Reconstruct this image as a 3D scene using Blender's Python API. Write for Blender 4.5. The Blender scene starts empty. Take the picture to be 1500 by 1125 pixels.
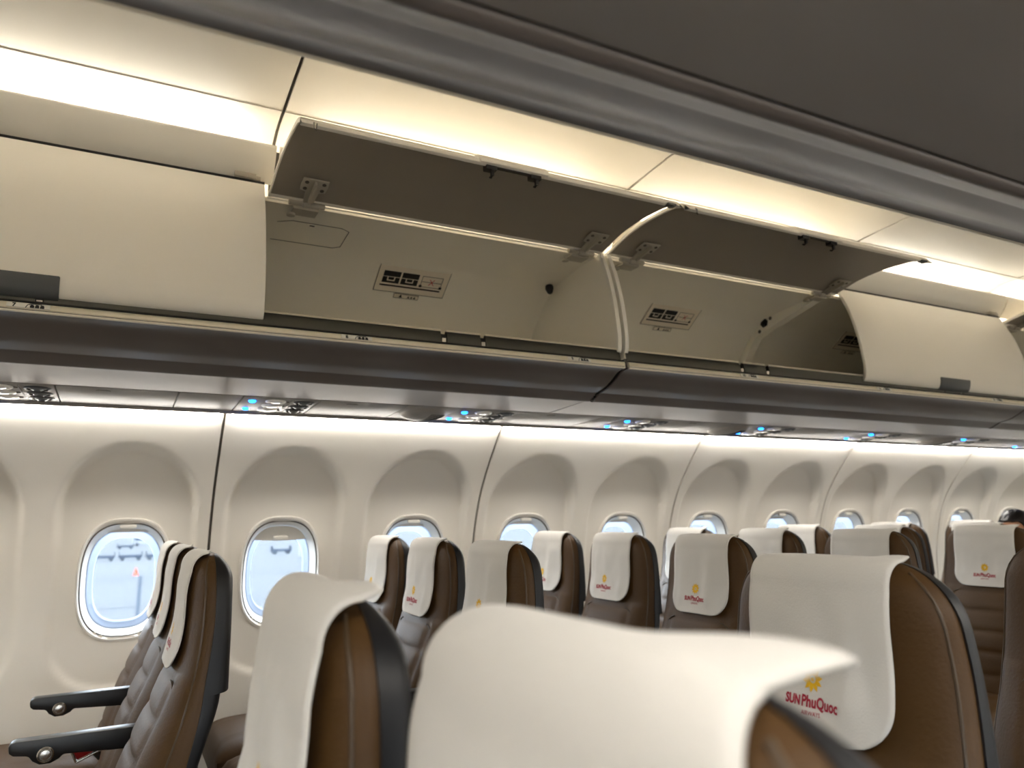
import bpy, bmesh, math, random
from mathutils import Vector, Matrix, noise
PI = math.pi
random.seed(7)
scene = bpy.context.scene
COL = scene.collection
ZC = 1.13                      # eye height above the cabin floor; shape tables below give heights from eye level
YC = 1.308                     # cabin centre line
FLIP = False                   # mirrored build of the other side of the cabin

# ------------------------------------------------------------------ materials
def lin(c):
    return tuple(((v/255)/12.92 if v/255 <= .04045 else ((v/255+.055)/1.055)**2.4) for v in c)
MATS = {}
def mat(name, rgb, rough=.5, metal=0., spec=.5, nscale=0., nbump=0., cvar=0., coat=0., trans=0., sheen=0., stretch=(1,1,1)):
    if name in MATS: return MATS[name]
    m = bpy.data.materials.new(name); m.use_nodes = True
    nt = m.node_tree; b = nt.nodes['Principled BSDF']
    c = lin(rgb)
    b.inputs['Base Color'].default_value = (*c, 1); b.inputs['Roughness'].default_value = rough
    b.inputs['Metallic'].default_value = metal; b.inputs['Specular IOR Level'].default_value = spec
    if coat: b.inputs['Coat Weight'].default_value = coat
    if sheen: b.inputs['Sheen Weight'].default_value = sheen
    if nscale:
        tc = nt.nodes.new('ShaderNodeTexCoord'); mp = nt.nodes.new('ShaderNodeMapping')
        mp.inputs['Scale'].default_value = stretch
        n = nt.nodes.new('ShaderNodeTexNoise'); n.inputs['Scale'].default_value = nscale; n.inputs['Detail'].default_value = 4
        nt.links.new(tc.outputs['Object'], mp.inputs[0]); nt.links.new(mp.outputs[0], n.inputs['Vector'])
        if nbump:
            bp = nt.nodes.new('ShaderNodeBump'); bp.inputs['Strength'].default_value = nbump; bp.inputs['Distance'].default_value = .003
            nt.links.new(n.outputs['Fac'], bp.inputs['Height']); nt.links.new(bp.outputs[0], b.inputs['Normal'])
        if cvar:
            r = nt.nodes.new('ShaderNodeMix'); r.data_type = 'RGBA'
            r.inputs['A'].default_value = (*[v*(1-cvar) for v in c], 1); r.inputs['B'].default_value = (*[min(1, v*(1+cvar)) for v in c], 1)
            nt.links.new(n.outputs['Fac'], r.inputs['Factor']); nt.links.new(r.outputs['Result'], b.inputs['Base Color'])
    MATS[name] = m
    return m
def emis(name, rgb, s):
    if name in MATS: return MATS[name]
    m = bpy.data.materials.new(name); m.use_nodes = True; nt = m.node_tree
    nt.nodes.remove(nt.nodes['Principled BSDF'])
    e = nt.nodes.new('ShaderNodeEmission'); e.inputs[0].default_value = (*lin(rgb), 1); e.inputs[1].default_value = s
    nt.links.new(e.outputs[0], nt.nodes['Material Output'].inputs[0]); MATS[name] = m
    return m
def pane_mat(name, tcol, haze, haze_col):
    m = bpy.data.materials.new(name); m.use_nodes = True; nt = m.node_tree
    nt.nodes.remove(nt.nodes['Principled BSDF'])
    t = nt.nodes.new('ShaderNodeBsdfTransparent'); t.inputs[0].default_value = (*lin(tcol), 1)
    d = nt.nodes.new('ShaderNodeBsdfTranslucent'); d.inputs[0].default_value = (*lin(haze_col), 1)
    g = nt.nodes.new('ShaderNodeBsdfGlossy'); g.inputs['Roughness'].default_value = .05
    a = nt.nodes.new('ShaderNodeMixShader'); a.inputs[0].default_value = haze
    nt.links.new(t.outputs[0], a.inputs[1]); nt.links.new(d.outputs[0], a.inputs[2])
    b = nt.nodes.new('ShaderNodeMixShader'); b.inputs[0].default_value = .03
    nt.links.new(a.outputs[0], b.inputs[1]); nt.links.new(g.outputs[0], b.inputs[2])
    nt.links.new(b.outputs[0], nt.nodes['Material Output'].inputs[0])
    return m

M_wall = mat('sidewall_plastic', (230,225,215), .55, nscale=260, nbump=.06)
M_bezel = mat('window_surround_plastic', (226,222,214), .4)
M_door = mat('locker_door_cream', (246,240,229), .45, nscale=300, nbump=.04)
M_cove = mat('ceiling_panel_cream', (236,231,221), .5)
M_bin_in = mat('locker_lining', (240,235,222), .5, nscale=200, nbump=.05)
M_door_shade = mat('door_shade_taupe', (150,141,128), .55, nscale=200, nbump=.05)  # shade inside the raised doors, put into a darker colour
M_white = mat('white_trim', (238,234,224), .4)
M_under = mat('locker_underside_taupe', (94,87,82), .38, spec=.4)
M_silver = mat('service_channel_grey', (152,147,142), .42, metal=.3)
M_psu = mat('service_panel_grey', (140,135,129), .6, spec=.25)
M_rail = mat('label_rail_cream', (232,222,200), .35)
M_sill = mat('brushed_sill_metal', (98,98,93), .28, metal=.9, nscale=60, nbump=.03, stretch=(.05,1,1))
M_dark = mat('dark_gap', (30,28,26), .8)
M_seam = mat('seam_gasket', (96,90,82), .7)
M_black = mat('black_plastic', (15,15,17), .4, nscale=500, nbump=.05)
M_shell = mat('seat_shell_black', (21,21,23), .45, spec=.35, nscale=600, nbump=.08)
M_leather = mat('brown_leather', (70,47,17), .55, spec=.3, nscale=170, nbump=.22, cvar=.07)
M_pipe = mat('leather_piping', (66,50,30), .5)
M_cloth = mat('white_linen', (208,205,199), .85, spec=.2, nscale=420, nbump=.18, cvar=.03, sheen=.15)
M_yel = mat('logo_yellow', (226,178,24), .8)
M_red = mat('logo_crimson', (160,26,52), .8)
M_latch = mat('latch_grey', (84,86,86), .4)
M_grey = mat('hinge_grey', (178,170,154), .45)
M_steel = mat('steel', (190,188,184), .25, metal=1.)
M_paper = mat('placard_cream', (228,218,200), .6)
M_ink = mat('placard_ink', (18,18,20), .6)
M_inkred = mat('placard_red', (190,40,36), .6)
M_buckle = mat('buckle_red', (150,14,20), .35)
M_floor = mat('cabin_carpet', (66,63,60), .95, nscale=300, nbump=.5, cvar=.15)
M_lens = mat('lamp_lens', (225,225,222), .2)
M_led = emis('seatbelt_sign_blue', (20,110,255), 6.)
M_strip = emis('cove_led', (255,249,236), 6.9)
M_wash = emis('wall_wash_led', (255,249,240), 12.5)
M_pane = pane_mat('window_pane', (244,250,255), .03, (200,222,250))  # pale translucent veil mixed in as glare haze over the view outside
M_frost = mat('frosted_rim', (150,156,166), .5)
fb = M_frost.node_tree
_t = fb.nodes.new('ShaderNodeBsdfTranslucent'); _t.inputs[0].default_value = (*lin((164,171,182)), 1)
_m = fb.nodes.new('ShaderNodeMixShader'); _m.inputs[0].default_value = .75
fb.links.new(fb.nodes['Principled BSDF'].outputs[0], _m.inputs[1]); fb.links.new(_t.outputs[0], _m.inputs[2])
fb.links.new(_m.outputs[0], fb.nodes['Material Output'].inputs[0])

# ------------------------------------------------------------------ mesh helpers
ORG = {}
def setp(o, label=None, cat=None, group=None, kind=None):
    if label: o['label'] = label
    if cat: o['category'] = cat
    if group: o['group'] = group
    if kind: o['kind'] = kind
def empty(name, loc, label=None, cat=None, group=None, kind=None):
    """loc: x, y, z from eye level"""
    x, y, z = loc
    if FLIP: y = 2*YC-y
    o = bpy.data.objects.new(name, None); COL.objects.link(o); o.empty_display_size = .05
    o.location = (x, y, z+ZC); ORG[o] = Vector(o.location); setp(o, label, cat, group, kind)
    return o
def mk(name, V, F, m, parent=None, smooth=35, label=None, cat=None, group=None, kind=None, solid=0., bev=0.):
    V = [Vector(v) for v in V]
    if FLIP: V = [Vector((v.x, 2*YC-v.y, v.z)) for v in V]
    V = [Vector((v.x, v.y, v.z+ZC)) for v in V]
    if parent is not None: org = ORG[parent]
    else:
        xs = [v.x for v in V]; ys = [v.y for v in V]; zs = [v.z for v in V]
        org = Vector(((min(xs)+max(xs))/2, (min(ys)+max(ys))/2, min(zs)))
    me = bpy.data.meshes.new(name)
    bm = bmesh.new()
    bv = [bm.verts.new(v-org) for v in V]
    for f in F:
        try: bm.faces.new([bv[i] for i in f])
        except ValueError: pass
    bmesh.ops.remove_doubles(bm, verts=bm.verts, dist=1e-6)
    bmesh.ops.recalc_face_normals(bm, faces=bm.faces)
    if bev:
        ed = [e for e in bm.edges if len(e.link_faces) == 2 and e.calc_face_angle() > .6]
        bmesh.ops.bevel(bm, geom=ed, offset=bev, segments=2, affect='EDGES', profile=.5)
    bm.to_mesh(me); bm.free()
    if smooth:
        me.shade_smooth()
        if smooth < 180: me.set_sharp_from_angle(angle=math.radians(smooth))
    if m is not None: me.materials.append(m)
    o = bpy.data.objects.new(name, me); COL.objects.link(o)
    if parent is not None: o.parent = parent; ORG[o] = org
    else: o.location = org; ORG[o] = org
    if solid:
        s = o.modifiers.new('thick', 'SOLIDIFY'); s.thickness = solid; s.offset = 0
    setp(o, label, cat, group, kind)
    return o
class MB:
    def __init__(s): s.V = []; s.F = []
    def add(s, V, F):
        n = len(s.V); s.V += [tuple(v) for v in V]; s.F += [tuple(i+n for i in f) for f in F]; return s
    def box(s, c, d, rot=None):
        V = [Vector((sx*d[0]/2, sy*d[1]/2, sz*d[2]/2)) for sx in (-1,1) for sy in (-1,1) for sz in (-1,1)]
        if rot is not None: V = [rot @ v for v in V]
        V = [v+Vector(c) for v in V]
        return s.add(V, [(0,1,3,2),(4,6,7,5),(0,4,5,1),(2,3,7,6),(0,2,6,4),(1,5,7,3)])
    def cyl(s, a, b, r, n=16, r2=None):
        a = Vector(a); b = Vector(b); d = (b-a).normalized(); u = d.orthogonal().normalized(); w = d.cross(u)
        r2 = r if r2 is None else r2
        V = [a+(u*math.cos(2*PI*i/n)+w*math.sin(2*PI*i/n))*r for i in range(n)]+[b+(u*math.cos(2*PI*i/n)+w*math.sin(2*PI*i/n))*r2 for i in range(n)]
        return s.add(V, [(i,(i+1)%n,n+(i+1)%n,n+i) for i in range(n)]+[tuple(range(n)), tuple(range(n,2*n))])
    def tube(s, pts, r, n=8):
        pts = [Vector(p) for p in pts]; V = []; F = []
        for k, p in enumerate(pts):
            d = (pts[min(k+1,len(pts)-1)]-pts[max(k-1,0)]).normalized()
            u = d.cross(Vector((.3,.2,1))).normalized(); w = d.cross(u)
            V += [p+(u*math.cos(2*PI*i/n)+w*math.sin(2*PI*i/n))*r for i in range(n)]
        for k in range(len(pts)-1):
            F += [(k*n+i, k*n+(i+1)%n, (k+1)*n+(i+1)%n, (k+1)*n+i) for i in range(n)]
        F += [tuple(range(n)), tuple(range((len(pts)-1)*n, len(pts)*n))]
        return s.add(V, F)
    def lathe(s, c, axis, prof, n=20):
        """prof: (r, h) along axis from c"""
        c = Vector(c); d = Vector(axis).normalized(); u = d.orthogonal().normalized(); w = d.cross(u)
        V = []; F = []
        for r, h in prof:
            V += [c+d*h+(u*math.cos(2*PI*i/n)+w*math.sin(2*PI*i/n))*max(r,1e-5) for i in range(n)]
        for k in range(len(prof)-1):
            F += [(k*n+i, k*n+(i+1)%n, (k+1)*n+(i+1)%n, (k+1)*n+i) for i in range(n)]
        F += [tuple(range(n)), tuple(range((len(prof)-1)*n, len(prof)*n))]
        return s.add(V, F)
    def ext(s, prof, x0, x1, closed=False):
        n = len(prof)
        V = [(x0,y,z) for y, z in prof]+[(x1,y,z) for y, z in prof]
        F = [(i,(i+1)%n,n+(i+1)%n,n+i) for i in range(n if closed else n-1)]
        if closed: F += [tuple(range(n)), tuple(range(n,2*n))]
        return s.add(V, F)
    def prism(s, poly, plane, t):
        """poly: points on a plane given by plane(a,b)->Vector; t: Vector thickness"""
        n = len(poly); A = [plane(a, b) for a, b in poly]; B = [p+Vector(t) for p in A]
        return s.add(A+B, [(i,(i+1)%n,n+(i+1)%n,n+i) for i in range(n)]+[tuple(range(n)), tuple(range(n,2*n))])
    def build(s, name, m, parent=None, **k): return mk(name, s.V, s.F, m, parent, **k)
def copy_tree(o, loc=None, label=None, parent=None):
    c = o.copy(); COL.objects.link(c)
    if parent is not None: c.parent = parent
    if loc is not None: c.location = loc
    if label: c['label'] = label
    for ch in list(o.children): copy_tree(ch, None, None, c)
    return c
def interp(tab, x):
    if x <= tab[0][0]: return tab[0][1]
    for (a, fa), (b, fb_) in zip(tab, tab[1:]):
        if x <= b:
            return fa+(fb_-fa)*(x-a)/(b-a)
    return tab[-1][1]
def smooth_tab(tab):
    """Catmull-Rom sampled table"""
    out = []; P = [tab[0]]+list(tab)+[tab[-1]]
    for i in range(1, len(P)-2):
        p0, p1, p2, p3 = P[i-1:i+3]
        for k in range(8):
            t = k/8
            out.append(tuple(.5*(2*p1[j]+(p2[j]-p0[j])*t+(2*p0[j]-5*p1[j]+4*p2[j]-p3[j])*t*t+(-p0[j]+3*p1[j]-3*p2[j]+p3[j])*t**3) for j in (0,1)))
    out.append(tuple(tab[-1]))
    return out
def offs(prof, t):
    """offset an open polyline to its left by t"""
    out = []
    for i, p in enumerate(prof):
        a = Vector(prof[max(i-1,0)]); b = Vector(prof[min(i+1,len(prof)-1)]); d = (b-a).normalized()
        out.append((p[0]-d.y*t, p[1]+d.x*t))
    return out
def slab(prof, t): return list(prof)+offs(prof, t)[::-1]
def sstep(a, b, x):
    t = min(1, max(0, (x-a)/(b-a))); return t*t*(3-2*t)
_TXT = {}
def text_mesh(s, size, bold=0., sx=1.):
    key = (s, size, bold, sx)
    if key not in _TXT:
        cu = bpy.data.curves.new('lettering', 'FONT'); cu.body = s; cu.size = size; cu.align_x = 'CENTER'; cu.offset = bold; cu.resolution_u = 3
        ob = bpy.data.objects.new('lettering', cu); COL.objects.link(ob)
        bpy.context.view_layer.update()
        me = bpy.data.meshes.new_from_object(ob.evaluated_get(bpy.context.evaluated_depsgraph_get()))
        _TXT[key] = ([(v.co.x*sx, v.co.y) for v in me.vertices], [tuple(p.vertices) for p in me.polygons])
        bpy.data.objects.remove(ob); bpy.data.curves.remove(cu); bpy.data.meshes.remove(me)
    return _TXT[key]

# ------------------------------------------------------------------ cabin sidewalls
WALL = smooth_tab([(-1.13,2.96),(-.85,3.01),(-.6,3.04),(-.35,3.045),(-.2,3.03),(-.1,3.008),(0,2.978),(.09,2.937),(.17,2.885),(.26,2.812),(.33,2.75),(.372,2.706)])
def yw(z): return interp(WALL, z)
def sd_niche(x, z):
    """signed distance (negative inside) to the arched recess around one window"""
    hw, zt, zb = .222, .262, -.56
    if z > zt-hw: return math.hypot(x, z-(zt-hw))-hw
    r = .17
    if z < zb+r:
        qx = abs(x)-(hw-r); qz = (zb+r)-z
        return math.hypot(max(qx,0), max(qz,0))-r if qx > 0 else qz-r
    return abs(x)-hw
NDEP = smooth_tab([(-.56,.012),(-.4,.014),(-.2,.018),(0,.037),(.1,.05),(.2,.063),(.27,.07)])
def ywall(dx, z):
    d = sd_niche(dx, z)
    return yw(z)+interp(NDEP, z)*(1-sstep(-.019, .002, d))
WP = .533; W0 = .04; S0 = .308; WZ = -.194
def se(th, a, b, n=2.7):
    c, s = math.cos(th), math.sin(th)
    return a*math.copysign(abs(c)**(2/n), c), b*math.copysign(abs(s)**(2/n), s)
def inside_se(x, z, a, b, n=2.7): return (abs(x)/a)**n+(abs(z)/b)**n < 1
def wall_mesh(x0):
    """one panel with two window openings, x from x0"""
    NX, L = 106, 1.056
    zs = []; z = -1.13
    while z < .372: zs.append(z); z += .03 if z < -.62 else .0105
    zs.append(.372)
    ca, cb = .2655, .7985
    V = []; F = []; keep = []
    for i in range(NX+1):
        xx = L*i/NX
        for z in zs:
            dx = xx+.005-(ca if xx < .53 else cb)
            V.append((x0+.005+xx, ywall(dx, z), z)); keep.append(not inside_se(dx, z-WZ, .134, .190))
    n = len(zs)
    for i in range(NX):
        for j in range(n-1):
            q = (i*n+j, i*n+j+1, (i+1)*n+j+1, (i+1)*n+j)
            if all(keep[k] for k in q): F.append(q)
    # side returns of the panel edges
    for e in (0, NX):
        base = len(V)
        for j in range(n): x, y, z = V[e*n+j]; V.append((x, y+.02, z))
        for j in range(n-1): F.append((e*n+j, e*n+j+1, base+j+1, base+j))
    return V, F
def ring(prof, n=64, nn=2.7, yoff=0., cx=0., cz=0.):
    """prof: (a, b, y) superellipse rings joined in order"""
    V = []; F = []
    for a, b, y in prof:
        for i in range(n):
            px, pz = se(2*PI*i/n, a, b, nn); V.append((cx+px, y+yoff, cz+pz))
    for k in range(len(prof)-1):
        F += [(k*n+i, k*n+(i+1)%n, (k+1)*n+(i+1)%n, (k+1)*n+i) for i in range(n)]
    return V, F
def make_window(k, lowered=False, seen=True):
    cx = W0+WP*k; Y = 3.034
    def mk(name, V, F, *a, **kw): return globals()['mk'](name, [(v[0], v[1]-(v[2]-WZ)*.13, v[2]) for v in V], F, *a, **kw)
    w = empty(f'window_{k+3}' if not FLIP else f'window_{k+23}', (cx, 3.045, WZ), kind='structure')
    prof = [(.150,.214,.026),(.1495,.2135,.006),(.1465,.2105,-.003),(.1425,.203,-.003),(.1395,.197,.004),(.138,.195,.010),(.1375,.1945,.0135),(.134,.191,.011),(.122,.176,.05),(.1195,.172,.06)]
    V, F = ring(prof, yoff=Y, cx=cx, cz=WZ); mk('window_frame', V, F, M_bezel, w, smooth=50)
    V, F = ring([(.1388,.1958,.0075),(.1355,.1925,.0065),(.1350,.192,.0105)], yoff=Y-.0005, cx=cx, cz=WZ); mk('gasket', V, F, M_seam, w)
    V, F = ring([(.1205,.173,.056),(.115,.166,.062),(.103,.150,.066),(.0985,.1445,.085)], yoff=Y, cx=cx, cz=WZ-.002); mk('frosted_rim', V, F, M_frost, w, smooth=60, solid=.002)
    V, F = ring([(.102,.148,.086),(.02,.03,.086),(.001,.001,.086)], yoff=Y, cx=cx, cz=WZ-.002); mk('pane', V, F, M_pane, w)
    # pull-down shade: fully up it shows as a curved panel at the top of the opening
    zb = WZ+.125 if lowered else WZ+.163
    top = []
    for i in range(25):
        x = -.119+.238*i/24
        zt = WZ+.1755*(max(0,1-(abs(x)/.1195)**2.7))**(1/2.7)
        top.append((x, max(zt, zb+.0005)))
    V = []; F = []
    for x, zt in top:
        dip = 0 if not lowered else -.006*(1-(x/.119)**2)
        V += [(cx+x, Y+.044, zt), (cx+x, Y+.046, zb+dip), (cx+x, Y+.055, zb+dip)]
    for i in range(24): F += [(3*i,3*i+1,3*i+4,3*i+3), (3*i+1,3*i+2,3*i+5,3*i+4)]
    mk('window_shade', V, F, M_bezel, w, smooth=40)
    hz = zb+.005 if lowered else WZ+.1825
    b = MB()
    hp = [(.027*math.copysign(abs(math.cos(t))**.5, math.cos(t)), .0068*math.copysign(abs(math.sin(t))**.7, math.sin(t))) for t in [2*PI*i/20 for i in range(20)]]
    b.prism(hp, lambda a, c: Vector((cx+a, Y+.001 if not lowered else Y+.030, hz+c)), (0,.014,.002))
    b.V = [(v[0], v[1]-(v[2]-WZ)*.13, v[2]) for v in b.V]
    b.build('shade_handle', M_white, w, bev=.0012)
    return w
def sidewall(js, ks):
    proto = None
    for j in js:
        if proto is None:
            V, F = wall_mesh(S0+1.066*j)
            proto = mk('wall_starboard' if not FLIP else 'wall_port', V, F, M_wall, smooth=60, kind='structure'); x0 = proto.location.x; j0 = j
        else:
            c = copy_tree(proto, (x0+1.066*(j-j0), proto.location.y, proto.location.z))
    for j in js:                                     # dark backing strips added behind the panel joints against light leaks
        xs = S0+1.066*j; zz = [-1.13+1.5*i/40 for i in range(41)]
        V = []; F = []
        for z in zz: V += [(xs-.03, yw(z)+.012, z), (xs+.03, yw(z)+.012, z)]
        for i in range(40): F.append((2*i,2*i+1,2*i+3,2*i+2))
        mk('trim_10' if not FLIP else 'trim_30', V, F, M_seam, kind='structure')
    protoW = None
    for k in ks:
        if k == 1 and not FLIP: make_window(k, True); continue
        if protoW is None: protoW = make_window(k); k0 = k; lx = protoW.location.x
        else:
            c = copy_tree(protoW, (lx+WP*(k-k0), protoW.location.y, protoW.location.z)); c.name = f'window_{k+3}' if not FLIP else f'window_{k+23}'
sidewall(range(-2, 7), range(-3, 13))
X0, X1 = -1.824, 7.77

# wall-wash lights along the top of the sidewall
washp = [(2.700,.370),(2.701,.362),(2.708,.353),(2.718,.3475),(2.728,.350)]
def wash(js, vis=True):
    names = {-1:'leftmost', 0:'second', 1:'third', 2:'fourth', 3:'fifth', 4:'rightmost'}
    for j in js:
        xs = S0+1.066*j
        lab = f'thin bright wash-light strip along the wall top, {names[j]} of the row from the left' if (not FLIP and j in names) else 'bright wash-light strip along the top of the wall, out of view'
        b = MB().ext(slab(smooth_tab(washp), -.004), xs+.02, xs+1.046, closed=True)
        if FLIP or j not in names: b.build('trim_13' if not FLIP else 'trim_33', M_wash, kind='structure')
        else: b.build('wash_light', M_wash, label=lab, cat='light strip', group='wash lights along the wall top')
wash(range(-2, 7))

# ------------------------------------------------------------------ floor, crown, ends
mk('floor', [(X0,-.4,-1.13),(X1,-.4,-1.13),(X1,3.05,-1.13),(X0,3.05,-1.13)], [(0,1,2,3)], M_floor, kind='structure')
cr = smooth_tab([(2.708,.374),(2.76,.5),(2.72,.75),(2.55,1.02),(2.2,1.22),(1.8,1.31),(YC,1.33)])
crown = cr+[(2*YC-y, z) for y, z in cr[::-1][1:]]
MB().ext(crown, X0, X1).build('ceiling', M_bin_in, kind='structure', smooth=60)
poly = crown+[(2*YC-y, z) for z, y in WALL[::-1]]+[(y, z) for z, y in WALL]
for nm, x in (('wall_front', X0), ('wall_rear', X1)):
    mk(nm, [(x,y,z) for y, z in poly], [tuple(range(len(poly)))], M_wall, kind='structure', smooth=0)

# ------------------------------------------------------------------ cove above the lockers
COVES = [-1.94,-.807,.327,1.462,2.607,3.742,4.88,6.02,7.16]
def cove():
    n0 = 1 if not FLIP else 21
    for a, b in zip(COVES, COVES[1:]):
        x0, x1 = max(a+.0045, X0+.002), min(b-.0045, X1-.002)
        low = smooth_tab([(2.10,.905),(2.105,.98),(2.088,1.035),(2.02,1.074),(1.925,1.0865)])
        up = smooth_tab([(1.931,1.0858),(1.915,1.0866),(1.80,1.0975),(1.68,1.106),(1.55,1.112)])
        m = MB(); m.ext(slab(low, -.006), x0, x1, True); m.build(f'trim_{n0}', M_cove, kind='structure', smooth=50)
        m = MB(); m.ext(slab(up, -.008), x0, x1, True); m.build(f'trim_{n0+1}', M_cove, kind='structure', smooth=50)
        led = smooth_tab([(1.988,1.014),(1.983,1.008),(1.992,.98),(2.008,.952),(2.022,.934),(2.036,.919)])
        m = MB(); m.ext(slab(led, .007), x0, x1, True); m.build(f'trim_{n0+2}', M_cove, kind='structure', smooth=50)
        s = MB(); s.box(((a+b)/2, 2.020, 1.0095), (b-a-.2, .022, .012))
        s.build('trim_12' if not FLIP else 'trim_32', M_strip, kind='structure', bev=.003)
        # joint backing
        bk = [(2.108,.91),(2.112,.985),(2.095,1.04),(2.025,1.081),(1.925,1.095),(1.80,1.112),(1.55,1.124)]
        m = MB(); m.ext(bk, b-.03, b+.03); m.build(f'trim_{n0+3}', M_seam, kind='structure')
        bk2 = [(1.997,1.0),(2.006,.975),(2.02,.952),(2.034,.936)]
        m = MB(); m.ext(bk2, b-.03, b+.03); m.build(f'trim_{n0+3}', M_seam, kind='structure')
cove()
MB().ext(slab([(1.56,1.113),(YC,1.125),(2*YC-1.56,1.113)], .01), X0, X1, True).build('ceiling', M_white, kind='structure')

# ------------------------------------------------------------------ service channel and service panels
def channel():
    n0 = 6 if not FLIP else 26
    segs = [(X0+.003,1.405),(1.411,3.70),(3.706,5.99),(5.996,X1-.003)]
    for a, b in segs:
        MB().ext(slab([(2.148,.391),(2.395,.3815)], .012), a, b, True).build(f'trim_{n0}', M_silver, kind='structure')
    MB().ext(slab([(2.13,.402),(2.42,.392),(2.715,.386)], .006), X0, X1, True).build(f'trim_{n0+1}', M_dark, kind='structure')
channel()
PZ = lambda y: .3805-(y-2.40)*.029
def psu_poly(b, x0, x1, y0=2.401, y1=2.684, t=.012):
    b.add([(x0,y0,PZ(y0)),(x1,y0,PZ(y0)),(x1,y1,PZ(y1)),(x0,y1,PZ(y1)),(x0,y0,PZ(y0)+t),(x1,y0,PZ(y0)+t),(x1,y1,PZ(y1)+t),(x0,y1,PZ(y1)+t)],
          [(0,1,2,3),(4,5,6,7),(0,1,5,4),(1,2,6,5),(2,3,7,6),(3,0,4,7)])
    return b
UP = Vector((0,.029,1)).normalized()
def service_panel(x0):
    r = empty('passenger_service_unit', (x0+.12, 2.54, PZ(2.54)), cat='service unit', group='passenger service panels under the lockers')
    psu_poly(MB(), x0+.002, x0+.236).build('panel_face', M_psu, r, bev=.0015)
    b = MB(); b.box((x0+.152, 2.54, PZ(2.54)-.0006), (.0025, .265, .002)); b.build('panel_joint', M_seam, r)
    for i, y in enumerate((2.46, 2.54, 2.62)):
        xk = x0+.105; c = (xk, y, PZ(y)+.002)
        b = MB().lathe(c, -UP, [(.032,0),(.032,.004),(.027,.008),(.021,.006),(.02,.004)], 24)
        lm = b.build('reading_light', M_white, r)
        MB().lathe(c, -UP, [(.0195,0),(.0195,.005),(.012,.008),(0.0,.009)], 20).build('lamp_lens', M_lens, lm)
        MB().lathe((xk+.036, y, PZ(y)+.001), -UP, [(.006,0),(.006,.003),(.003,.004)], 12).build('push_button', M_seam, r)
        c = (x0+.194, y, PZ(y)+.002)
        b = MB().lathe(c, -UP, [(.034,0),(.034,.004),(.028,.006),(.025,.001)], 24)
        nz = b.build('air_nozzle', M_shell, r)
        MB().lathe(c, -UP, [(.019,.0),(.017,.006),(.009,.010),(.008,.006)], 18).build('nozzle_core', M_latch, nz)
    for y in (2.47, 2.615):
        MB().lathe((x0+.034, y, PZ(y)+.001), -UP, [(.011,0),(.011,.004),(.007,.007),(.0,.008)], 14).build('sign_light', M_led, r)
    return r
PS = [-.415, .325, 1.062, 1.785, 2.525, 3.27, 4.02, 4.76, 5.5]
PL = ['x', 'first pair of blue lamps from the left', 'behind the nearest slotted speaker', 'third pair of blue lamps from the left', 'fourth pair of blue lamps from the left', 'fifth pair of blue lamps from the left', 'sixth pair of blue lamps from the left', 'last at the right edge', 'x']
SPK = [2, 4, 6]
def psu_row():
    p0 = service_panel(PS[0])
    for i, x in enumerate(PS):
        lab = 'grey service panel with lights and nozzles, '+PL[i]
        if i == 0: p0['label'] = 'grey service panel with lights and nozzles at the left edge of the picture'
        elif i < 8: copy_tree(p0, (p0.location.x+x-PS[0], p0.location.y, p0.location.z), lab)
    ends = [X0+.01]+[x+.238 for x in PS]; starts = PS+[X1-.01]
    for i, (a, b) in enumerate(zip(ends, starts)):
        if i in SPK:
            b -= .197
            sp = empty('cabin_speaker', (b+.1, 2.54, PZ(2.54)), cat='speaker', group='speaker panels beside the service panels',
                       label='grey panel with a domed slotted speaker, '+{2:'nearest of the row', 4:'middle one of the row', 6:'farthest of the row, near the right edge'}[i])
            psu_poly(MB(), b+.001, b+.196).build('panel_face', M_psu, sp, bev=.0015)
            V = []; F = []; n = 24
            for k in range(9):
                ph = PI/2*k/8
                for q in range(n):
                    t = 2*PI*q/n; x = b+.098+.082*math.cos(t)*math.cos(ph); y = 2.54+.105*math.sin(t)*math.cos(ph)
                    V.append((x, y, PZ(y)-.022*math.sin(ph)))
            F = [(k*n+q, k*n+(q+1)%n, (k+1)*n+(q+1)%n, (k+1)*n+q) for k in range(8) for q in range(n)]
            mk('speaker_dome', V, F, M_psu, sp)
            s = MB()
            for q in range(9):
                xq = b+.104+.0075*q; hy = .075*math.sqrt(max(0.05,1-((xq-b-.098)/.082)**2))
                ys = [2.54-hy+2*hy*u/8 for u in range(9)]
                pts = []
                for yy in ys:
                    rr = ((xq-b-.098)/.082)**2+((yy-2.54)/.105)**2
                    pts.append((xq, yy, PZ(yy)-.022*math.sqrt(max(0,1-rr))-.0002))
                s.tube(pts, .0014, 6)
            s.build('grille_slots', M_dark, sp)
        cuts = [a, b]
        if i == 1: cuts = [a, .141, b]
        elif b-a > .3: cuts = [a, b-.12 if i == 3 else b]+([b] if i == 3 else [])
        for u, v in zip(cuts, cuts[1:]):
            fp = psu_poly(MB(), u+.002, v-.002).build('trim_9' if not FLIP else 'trim_29', M_psu, kind='structure', bev=.0015)
            if v-u > .25:
                mbx = (u+v)/2-.04
                MB().tube([(mbx-.018,2.44,PZ(2.44)-.0005),(mbx-.012,2.432,PZ(2.432)-.0008),(mbx+.012,2.432,PZ(2.432)-.0008),(mbx+.018,2.44,PZ(2.44)-.0005)], .0013, 6).build('latch_mark', M_seam, fp)
psu_row()
MB().ext([(2.6845,.384),(2.6875,.384),(2.6885,.3615),(2.6855,.3615)], X0+.01, X1-.01, True).build('trim_8', M_psu, kind='structure')  # lip added to shield the service panels from the wash strips

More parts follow.
